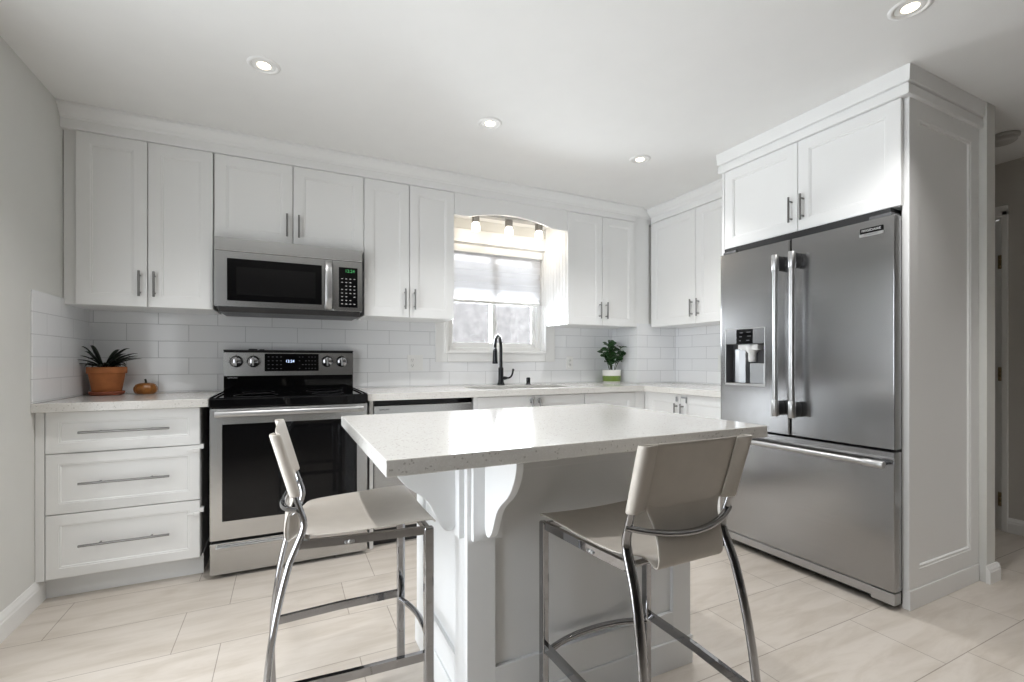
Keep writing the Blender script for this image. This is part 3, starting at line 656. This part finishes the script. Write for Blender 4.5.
for j in range(8):
    for i in range(4):
        if rnd.random() < .85: mb.box(.662+i*.024, .662+i*.024+.010, -.0036, -.003, .078+j*.022, .078+j*.022+.005)
inlay(kp, mb, M['glyph'])
text('clock_digits', '12:24', .026, (.712, -.0036, .282), (PI/2, 0, 0), M['led_g'], kp)

# ------------------------------------------------------------------ island
IX0, IX1, IY0, IY1, IZ1, IZ0 = .188, 1.397, .995, 1.872, .897, .860
bx0, bx1, by0, by1 = .466, 1.337, 1.258, 1.83
it = thing('kitchen_island', 'white panelled kitchen island with speckled quartz top and carved corner brackets', 'kitchen island', (0, 0, 0))
mb = MB().box(IX0, IX1, IY0, IY1, IZ0, IZ1, .0025); mb.done('island_top', M['quartz'], it)
MB().box(bx0+.024, bx1-.024, by0+.024, by1-.024, 0, IZ0).done('carcass', M['isl'], it)
def framed(mb, ax, lo, hi, z0, z1, f, out, flo=.09, fhi=.09, fb=.125, ft=.075):
    """panelled face: ax 'y' -> plane y=f spanning x lo..hi, facing -out"""
    pass
mb = MB()
# front face (-Y): stiles, rails, sunken panel
mb.box(bx0, bx0+.090, by0, by0+.026, .103, IZ0, .002).box(bx1-.086, bx1, by0, by0+.026, .103, IZ0, .002).box(bx0+.09, bx1-.086, by0, by0+.026, .103, .203, .001).box(bx0+.09, bx1-.086, by0, by0+.026, .775, IZ0, .001)
mb.box(bx0+.09, bx1-.086, by0+.012, by0+.025, .203, .775)
mb.done('front_panel', M['isl'], it)
mb = MB().box(bx0, bx0+.026, by0+.026, by0+.11, .103, IZ0, .002).box(bx0, bx0+.026, by1-.09, by1, .103, IZ0, .002).box(bx0, bx0+.026, by0+.11, by1-.09, .103, .203, .001).box(bx0, bx0+.026, by0+.11, by1-.09, .775, IZ0, .001)
mb.box(bx0+.012, bx0+.025, by0+.11, by1-.09, .203, .775); mb.done('side_panel', M['isl'], it)
MB().box(bx1-.026, bx1, by0+.026, by1, .103, IZ0, .002).done('side_panel', M['isl'], it)
MB().box(bx0+.026, bx1-.026, by1-.024, by1, .103, IZ0, .002).done('back_panel', M['isl'], it)
MB().box(bx0-.006, bx1+.006, by0-.006, by1+.006, 0, .102, .003).done('plinth', M['isl'], it)
# corbels: outline (out, z) from the face outwards
cprof = [(0, IZ0), (.206, IZ0), (.205, .842), (.201, .824), (.194, .806), (.184, .788), (.170, .768), (.148, .746), (.122, .728), (.102, .713), (.086, .696), (.074, .676), (.064, .654), (.054, .634), (.042, .616), (.028, .606), (.014, .606), (.004, .614), (0, .622)]
def smooth_prof(pts, it=1):
    for _ in range(it):
        q = [pts[0], pts[1]]
        for a, b in zip(pts[1:-1], pts[2:]): q += [tuple(.75*a[k]+.25*b[k] for k in (0, 1)), tuple(.25*a[k]+.75*b[k] for k in (0, 1))]
        pts = q+[pts[-1]]
    return pts
cp_ = smooth_prof(cprof)
cb = MB().box(bx0+.012, bx0+.104, by0-.018, by0, .590, IZ0, .002)
cb.prism([(by0-.017-a, z) for a, z in cp_], 'x', bx0+.047, bx0+.069, .002); cb.done('corbel', M['isl'], it)
cb = MB().box(bx0-.016, bx0, by0+.024, by0+.116, .590, IZ0, .002)
cb.prism([(bx0-.015-a*.95, z) for a, z in cp_], 'y', by0+.056, by0+.084, .002); cb.done('corbel', M['isl'], it)

# ------------------------------------------------------------------ stools
def make_stool(label, loc, rz):
    t = thing('bar_stool', label, 'bar stool', loc, rz, 'chrome and beige leather stools at the island')
    wf, yf, zt, zr = .199, .170, .628, .2586
    sect = lambda a, b: [(-a, -b), (a, -b), (a, b), (-a, b)]
    for s in (-1, 1):
        MB().box(s*wf-.0105, s*wf+.0105, yf-.014, yf+.014, 0.006, zt, .005, 3).done('leg', M['chrome'], t)
    def rear(s):
        p = bez((.164, -.162, .669), (.178, -.261, .402), (.193, -.2475, .088), 18)[1:]
        p = [(.1805, -.205, .800), (.1835, -.212, .83)][:0] + p
        top = bez((.1885, -.232, .905), (.178, -.176, .72), (.1635, -.158, .668), 10)
        top = [(.169, -.226, .905), (.168, -.180, .751), (.166, -.168, .712)]
        path = [top[0], tuple((top[0][k]*.5+top[1][k]*.5) for k in range(3)), top[1], top[2], (.165, -.160, .686), (.164, -.158, .668), (.164, -.162, .650)] + p[2:] + [(.197, -.244, .0)]
        return [(s*a, b, c) for a, b, c in path]
    for s in (-1, 1):
        pth = rear(s)
        MB().tube(pth, .0135, 16, r2=.0092, up=(1, 0, 0), scales=[.7, .7, .72, .9]+[1]*(len(pth)-4)).done('leg', M['chrome'], t)
    # seat frame: two side bars, front and rear bars
    for s in (-1, 1):
        MB().sweep([(s*wf, yf-.012, .619), (s*.187, 0, .619), (s*.1665, -.176, .619)], [(-.011, -.006), (.011, -.006), (.011, .006), (-.011, .006)], smooth=False).done('side_rail', M['chrome'], t)
        MB().sweep([(s*wf, yf-.012, zr), (s*.1965, -.04, zr), (s*.183, -.252, zr-.002)], [(-.012, -.007), (.012, -.007), (.012, .007), (-.012, .007)], smooth=False).done('foot_rail', M['chrome'], t)
        MB().lathe([(.0001, -.008), (.005, -.0075), (.006, -.004), (.006, .004), (.005, .0075), (.0001, .008)], (s*.184, -.045, .615), 14, 'x').box(s*.184-.0072, s*.184+.0072, -.058, -.032, .611, .619, .002).done('bolt', M['steelh'], t)
    MB().box(-wf+.01, wf-.01, yf-.008, yf+.006, .604, .626, .002).done('front_rail', M['chrome'], t)
    MB().tube([(-.165, -.150, .612), (0, -.150, .612), (.165, -.150, .612)], .008, 12).done('rear_rail', M['chrome'], t)
    zfb = .238
    ring = [(x, yf+.035*(1-(abs(x)/.192)**2.2)-.004, zfb+.004*(1-(x/.192)**2)) for x in [-.192+.384*i/20 for i in range(21)]]
    MB().tube(ring, .0095, 12).done('footrest', M['chrome'], t)
    rail = [(x, -.168-.044*(1-(abs(x)/.176)**2), .713-.022*(1-(x/.176)**2)) for x in [-.176+.352*i/18 for i in range(19)]]
    MB().tube(rail, .0075, 12, r2=.010).done('back_rail', M['chrome'], t)
    for s in (-1, 1):
        MB().lathe([(.0001, 0), (.013, 0), (.013, .006), (.0001, .006)], (s*wf, yf, 0), 14).lathe([(.0001, 0), (.014, 0), (.014, .006), (.0001, .006)], (s*.197, -.244, 0), 14).done('foot_cap', M['blackpl'], t)
    # leather seat sheet: profile (y, z, half width, sag)
    prof = [(.189, .636, .201, .004), (.190, .642, .204, .006), (.184, .648, .206, .010), (.150, .650, .206, .013), (.09, .648, .204, .016), (.02, .645, .200, .018), (-.05, .643, .194, .016), (-.10, .642, .186, .012), (-.128, .641, .178, .009), (-.142, .640, .166, .007), (-.150, .638, .150, .006), (-.158, .635, .130, .004), (-.166, .632, .118, .003), (-.180, .622, .112, 0), (-.191, .613, .110, 0), (-.199, .612, .110, 0), (-.205, .622, .110, 0), (-.206, .640, .110, 0), (-.203, .664, .110, 0), (-.197, .688, .110, 0), (-.189, .708, .111, 0), (-.183, .728, .116, 0), (-.180, .748, .124, 0), (-.184, .770, .128, 0)]
    rows = []
    for y, z, w, sg in prof:
        rows.append([(w*k, y, z - sg*(1-k*k)) for k in [-1+2*i/16 for i in range(17)]])
    se = MB().grid(rows).done('seat', M['leather'], t)
    # backrest: sheet wrapped round both uprights, lateral path at each height
    rows = []
    for i in range(13):
        u = i/12; z = .748+.168*u
        yc = -.180-.047*((z-.751)/.164); w = .168+.003*u; R = .0125
        lat = []
        for k in range(4): lat.append((-w+.040-k*.010, yc-R*(.15+.85*k/3)))
        for a in range(0, 9): ang = -PI/2 - PI*a/8; lat.append((-w+R*math.cos(ang), yc+R*math.sin(ang)))
        for k in range(1, 12): 
            x = -w+2*w*k/12; lat.append((x, yc+R-.003-.012*(1-(x/w)**4)))
        for a in range(0, 9): ang = PI/2 - PI*a/8; lat.append((w+R*math.cos(ang), yc+R*math.sin(ang)))
        for k in range(4): lat.append((w-.010-k*.010, yc-R*(1-.85*k/3)))
        rows.append([(x, y, z) for x, y in lat])
    ba = MB().grid(rows).done('backrest', M['leather'], t)
    # top hem of the backrest
    for o, th in ((se, .005), (ba, .004)):
        md = o.modifiers.new('thickness', 'SOLIDIFY'); md.thickness = th; md.offset = 0
        sd = o.modifiers.new('soft', 'SUBSURF'); sd.levels = 1; sd.render_levels = 1
    return t
SC = .92
make_stool('beige leather bar stool seen side-on at the left end of the island', (.222*SC, 1.652*SC, 0), -PI/2-.019)
make_stool('beige leather bar stool seen from behind at the front of the island', (.970*SC, 1.133*SC, 0), .011)

# ------------------------------------------------------------------ faucet, soap, plants, pumpkin
fa = thing('faucet', 'matte black pull-down kitchen faucet behind the sink', 'faucet', (1.540, 3.385, C))
MB().lathe([(.0001, 0), (.031, 0), (.031, .006), (.024, .022), (.021, .045), (.0205, .135), (.017, .140), (.0001, .141)], n=28).done('base', M['faucet'], fa)
dx, dy = -.62, -.785
R_ = .092
path = [(0, 0, .13), (0, 0, .2), (0, 0, .295)] + [(dx*(R_-R_*math.cos(a)), dy*(R_-R_*math.cos(a)), .295+R_*math.sin(a)) for a in [PI*i/14 for i in range(1, 15)]] + [(dx*2*R_, dy*2*R_, .275)]
MB().tube(path, .0125, 16).done('spout', M['faucet'], fa)
MB().lathe([(.0001, .170), (.019, .170), (.021, .176), (.0185, .20), (.0165, .262), (.0175, .268), (.0145, .285), (.0001, .286)], (dx*2*R_, dy*2*R_, 0), 22).done('spray_head', M['faucet'], fa)
MB().lathe([(.0148, -.003), (.0148, .003)], (dx*2*R_, dy*2*R_, .288), 22).done('collar', M['chrome'], fa)
mb = MB().tube([(.018, -.004, .055), (.03, -.004, .055), (.052, -.004, .055)], .013, 16, scales=[1, 1.1, .8])
mb.tube(bez((.05, -.004, .055), (.098, -.006, .050), (.104, -.006, .115), 12), .0075, 12).tube([(.102, -.006, .108), (.106, -.006, .122), (.108, -.006, .128)], .0105, 12, scales=[.6, 1, .5]); mb.done('lever', M['faucet'], fa)
sp = thing('soap_dispenser', 'small round black cap standing on the counter right of the faucet', 'sink fitting', (1.760, 3.335, C))
MB().lathe([(.0001, 0), (.023, 0), (.023, .005), (.016, .010), (.0155, .022)], n=22).done('collar', M['faucet'], sp)
MB().lathe([(.0001, .020), (.0155, .020), (.0165, .028), (.0165, .052), (.014, .058), (.0001, .059)], n=22).done('cap', M['faucet'], sp)

pp = thing('potted_plant', 'terracotta pot with dark strap-leaved plant on the counter left of the stove', 'potted plant', (-.905, 3.352, C))
MB().lathe([(.0001, 0), (.068, 0), (.076, .006), (.080, .020), (.076, .022), (.072, .012), (.0001, .011)], n=40).done('saucer', M['terra2'], pp)
MB().lathe([(.0001, .012), (.060, .012), (.064, .016), (.080, .118), (.082, .121), (.0875, .122), (.0885, .125), (.0885, .155), (.087, .158), (.080, .158), (.079, .140), (.0001, .138)], n=44).done('pot', M['terra'], pp)
MB().lathe([(.0001, .150), (.05, .147), (.078, .142)], n=28).done('soil', M['soil'], pp)
def strap(mb, base, az, L, rise, w, droop, n=9):
    c, s_ = math.cos(az), math.sin(az); rows = []
    for i in range(n+1):
        t = i/n; r = L*t*(1-.25*t*rise); z = rise*L*(t*1.25 - droop*t*t)
        ww = w*(math.sin(PI*min(1, .12+.88*t))**.6)*(1 if t < .99 else .15)
        px, py = base[0]+c*r, base[1]+s_*r; pz = base[2]+z
        rows.append([(px-s_*ww, py+c*ww, pz+.25*ww), (px, py, pz-.15*ww), (px+s_*ww, py-c*ww, pz+.25*ww)])
    mb.grid(rows)
mb = MB()
for i in range(26):
    az = 2*PI*i*.381966+rnd.uniform(-.3, .3); L = rnd.uniform(.09, .15); k = rnd.uniform(.45, 1.1)
    if math.sin(az) > .3: L *= .5
    if math.cos(az) < -.2: L = min(L, .11)
    strap(mb, (rnd.uniform(-.025, .025), rnd.uniform(-.025, .02), .148), az, L, k, rnd.uniform(.007, .0095), rnd.uniform(.75, 1.2))
for az, L, k in ((-2.5, .13, 1.2), (-1.9, .125, 1.3), (-2.2, .12, 1.0), (-.5, .17, .85), (-.25, .175, .62), (-.05, .17, .42), (-.8, .15, .9), (-2.8, .12, .75), (-2.9, .12, .30), (-2.6, .125, .5), (-.35, .17, .45), (-.15, .165, .55), (-.6, .15, .7)):
    strap(mb, (-.015 if k > .9 else -.005, -.01, .150), az, L*1.1, k*1.15, .012, .64)
fo = mb.done('foliage', M['leafd'], pp); md = fo.modifiers.new('thickness', 'SOLIDIFY'); md.thickness = .0015
pk = thing('pumpkin_jar', 'small amber pumpkin-shaped jar beside the terracotta pot', 'jar', (-.735, 3.375, C))
MB().lathe([(.0001, 0), (.040, 0), (.052, .008), (.0575, .024), (.0565, .038), (.050, .049)], n=60, lobes=10, lobe_amt=.06).done('bowl', M['pumpkin'], pk)
MB().lathe([(.050, .049), (.0465, .055), (.030, .0625), (.012, .064), (.0001, .062)], n=60, lobes=10, lobe_amt=.05).done('lid', M['pumpkin'], pk)
MB().tube([(0, 0, .06), (.001, 0, .072), (-.003, 0, .086)], .0055, 10, scales=[1.2, .9, 1]).done('stem', M['leafd'], pk)

p2 = thing('potted_plant', 'leafy green plant in white pot with green band, in the corner by the window', 'potted plant', (2.583, 3.322, C))
MB().lathe([(.0001, 0), (.070, 0), (.074, .003), (.078, .055), (.080, .112), (.079, .114), (.074, .114), (.073, .10), (.0001, .098)], n=40).done('pot', M['ceramic'], p2)
MB().lathe([(.0752, .014), (.0768, .020), (.0792, .060), (.0783, .062)], n=40).done('painted_band', M['green'], p2)
MB().lathe([(.0001, .105), (.05, .103), (.072, .101)], n=24).done('soil', M['soil'], p2)
ms, ml = MB(), MB()
def leaf(mb, p, d, nrm, L, w):
    d = Vector(d).normalized(); nrm = Vector(nrm); sd = d.cross(nrm).normalized(); up = sd.cross(d); rows = []
    for i in range(8):
        t = i/7; ww = w*math.sin(PI*(.06+.94*t)**.85)**.75 if t < .99 else w*.08
        c = Vector(p)+d*(L*t)+up*(.22*L*math.sin(t*2.4)*.6)
        rows.append([tuple(c-sd*ww+up*ww*.3), tuple(c-sd*ww*.5+up*ww*.08), tuple(c), tuple(c+sd*ww*.5+up*ww*.08), tuple(c+sd*ww+up*ww*.3)])
    mb.grid(rows)
for sx, sy, H, bx, by_ in ((-.012, .0, .275, -.015, -.02), (.02, -.01, .22, .055, -.05), (-.025, -.005, .19, -.095, -.04), (.01, .015, .25, .02, .0), (-.015, -.02, .12, -.06, -.06), (.02, -.02, .16, .05, -.08), (0, -.01, .23, -.06, -.05)):
    bx -= .022
    pth = bez((sx, sy, .10), (sx+bx*.3, sy+by_*.3, .10+H*.55), (sx+bx, sy+by_, .10+H*.93), 10)
    ms.tube(pth, .0032, 8)
    for i in range(4, 11):
        p = pth[i]
        for q in range(1 if i % 2 else 2):
            az = rnd.uniform(0, 2*PI); L = rnd.uniform(.05, .078)*(1.0 if i > 4 else .8)
            dxl, dyl = math.cos(az), math.sin(az)
            if p[0]+L*dxl > .088: dxl = -abs(dxl)
            if p[1]+L*dyl > .115: dyl = -abs(dyl)
            el = rnd.uniform(-.1, .8)
            leaf(ml, p, (dxl, dyl, el), (rnd.uniform(-.3, .3), -.6, .8), L, L*.36)
ms.done('stems', M['stem'], p2); lo = ml.done('foliage', M['leafg'], p2); md = lo.modifiers.new('thickness', 'SOLIDIFY'); md.thickness = .001

# ------------------------------------------------------------------ outlets
def outlet(label, loc, rz, gang):
    t = thing('wall_outlet', label, 'outlet', loc, rz)
    w = .035 if gang == 1 else .058
    MB().box(-w, w, -.006, 0, -.0575, .0575, .003).done('cover_plate', M['white_pl'], t)
    xs = [0] if gang == 1 else [-.023, .023]
    for n_, x in enumerate(xs):
        if gang == 2 and n_ == 1:
            MB().box(x-.014, x+.014, -.009, -.005, -.032, .032, .002).done('switch', M['white_pl'], t)
        else:
            r = MB()
            for z in (-.02, .02): r.lathe([(.0001, -.0075), (.0155, -.0075), (.0165, -.006)], (x, 0, z), 20, 'y')
            r = r.done('receptacle', M['white_pl'], t)
            sl = MB()
            for z in (-.02, .02): sl.box(x-.0075, x-.0055, -.0082, -.007, z-.002, z+.007).box(x+.0055, x+.0075, -.0082, -.007, z-.002, z+.007).box(x-.002, x+.002, -.0082, -.007, z-.010, z-.006)
            sl.done('slots', M['greypl'], t)
    return t
outlet('white double outlet plate on the tiles left of the window, behind the counter', (.868, YB-TT, 1.092), 0, 2)
outlet('white single outlet plate on the tiles between the window and the corner plant', (2.229, YB-TT, 1.088), 0, 1)
outlet('white outlet plate on the return wall tiles, half hidden by the refrigerator', (XR-TT, 2.622, 1.092), -PI/2, 1)

# ------------------------------------------------------------------ lamps
def downlight(label, x, y):
    t = thing('recessed_downlight', label, 'ceiling light', (x, y, ZC), 0, 'recessed ceiling downlights')
    MB().lathe([(.047, -.0005), (.050, -.005), (.056, -.006), (.064, -.003), (.066, -.0005)], n=40).done('trim_ring', M['white_pl'], t)
    MB().lathe([(.026, -.0012), (.031, -.004), (.047, -.0015)], n=36).done('gimbal', M['white_pl'], t)
    MB().lathe([(.0001, -.008), (.012, -.0075), (.023, -.005), (.027, -.001), (.0001, -.0006)], n=30).done('bulb', M['bulb'], t)
    l = bpy.data.lights.new('downlight_lamp', 'SPOT'); l.energy = DOWN_W; l.spot_size = math.radians(118); l.spot_blend = 1.0; l.shadow_soft_size = 0.03; l.color = (1.0, 0.985, 0.97)
    o = bpy.data.objects.new('downlight_lamp', l); COL.objects.link(o); o.parent = t; o.location = (0, 0, -.03)
    return t
downlight('round recessed ceiling downlight over the stove, nearest the left wall', -.087, 2.305)
downlight('round recessed ceiling downlight in front of the window, middle of the row', 0.996, 2.333)
downlight('round recessed ceiling downlight near the corner cabinets, beside the refrigerator crown', 2.037, 2.331)
downlight('round recessed ceiling downlight at the top edge, in front of the refrigerator', 2.049, .900)
downlight('round recessed ceiling downlight above the left bar stool', -.087, .900)
downlight('added recessed ceiling downlight out of view, past the refrigerator', 3.05, -.25)  # added unseen lamp, brightens the fridge end panel and hallway side
vl = thing('vanity_light', 'three-lamp strip of small glass shades behind the arched valance', 'light fixture', (1.57, 3.30, 2.222))
MB().box(-.36, .36, -.03, .03, -.018, -.001, .003).done('mounting_bar', M['steelh'], vl)
for x in (-.278, 0, .268):
    MB().box(x-.023, x+.023, -.023, .023, -.066, -.018, .003).done('socket', M['nickel'], vl)
    MB().lathe([(.0001, -.066), (.022, -.067), (.029, -.078), (.033, -.10), (.033, -.128), (.028, -.132), (.0001, -.133)], (x, 0, 0), 24).done('glass_shade', M['bulbw'], vl)
    l = bpy.data.lights.new('vanity_lamp', 'POINT'); l.energy = VANITY_W; l.shadow_soft_size = .03; l.color = (1, .88, .72)
    o = bpy.data.objects.new('vanity_lamp', l); COL.objects.link(o); o.parent = vl; o.location = (x, 0, -.165)
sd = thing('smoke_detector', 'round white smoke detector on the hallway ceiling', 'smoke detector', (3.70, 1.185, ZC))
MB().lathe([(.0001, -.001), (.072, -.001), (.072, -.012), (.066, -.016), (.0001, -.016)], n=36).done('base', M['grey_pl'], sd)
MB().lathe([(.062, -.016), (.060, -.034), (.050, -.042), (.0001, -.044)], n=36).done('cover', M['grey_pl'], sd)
bpy.context.view_layer.update()
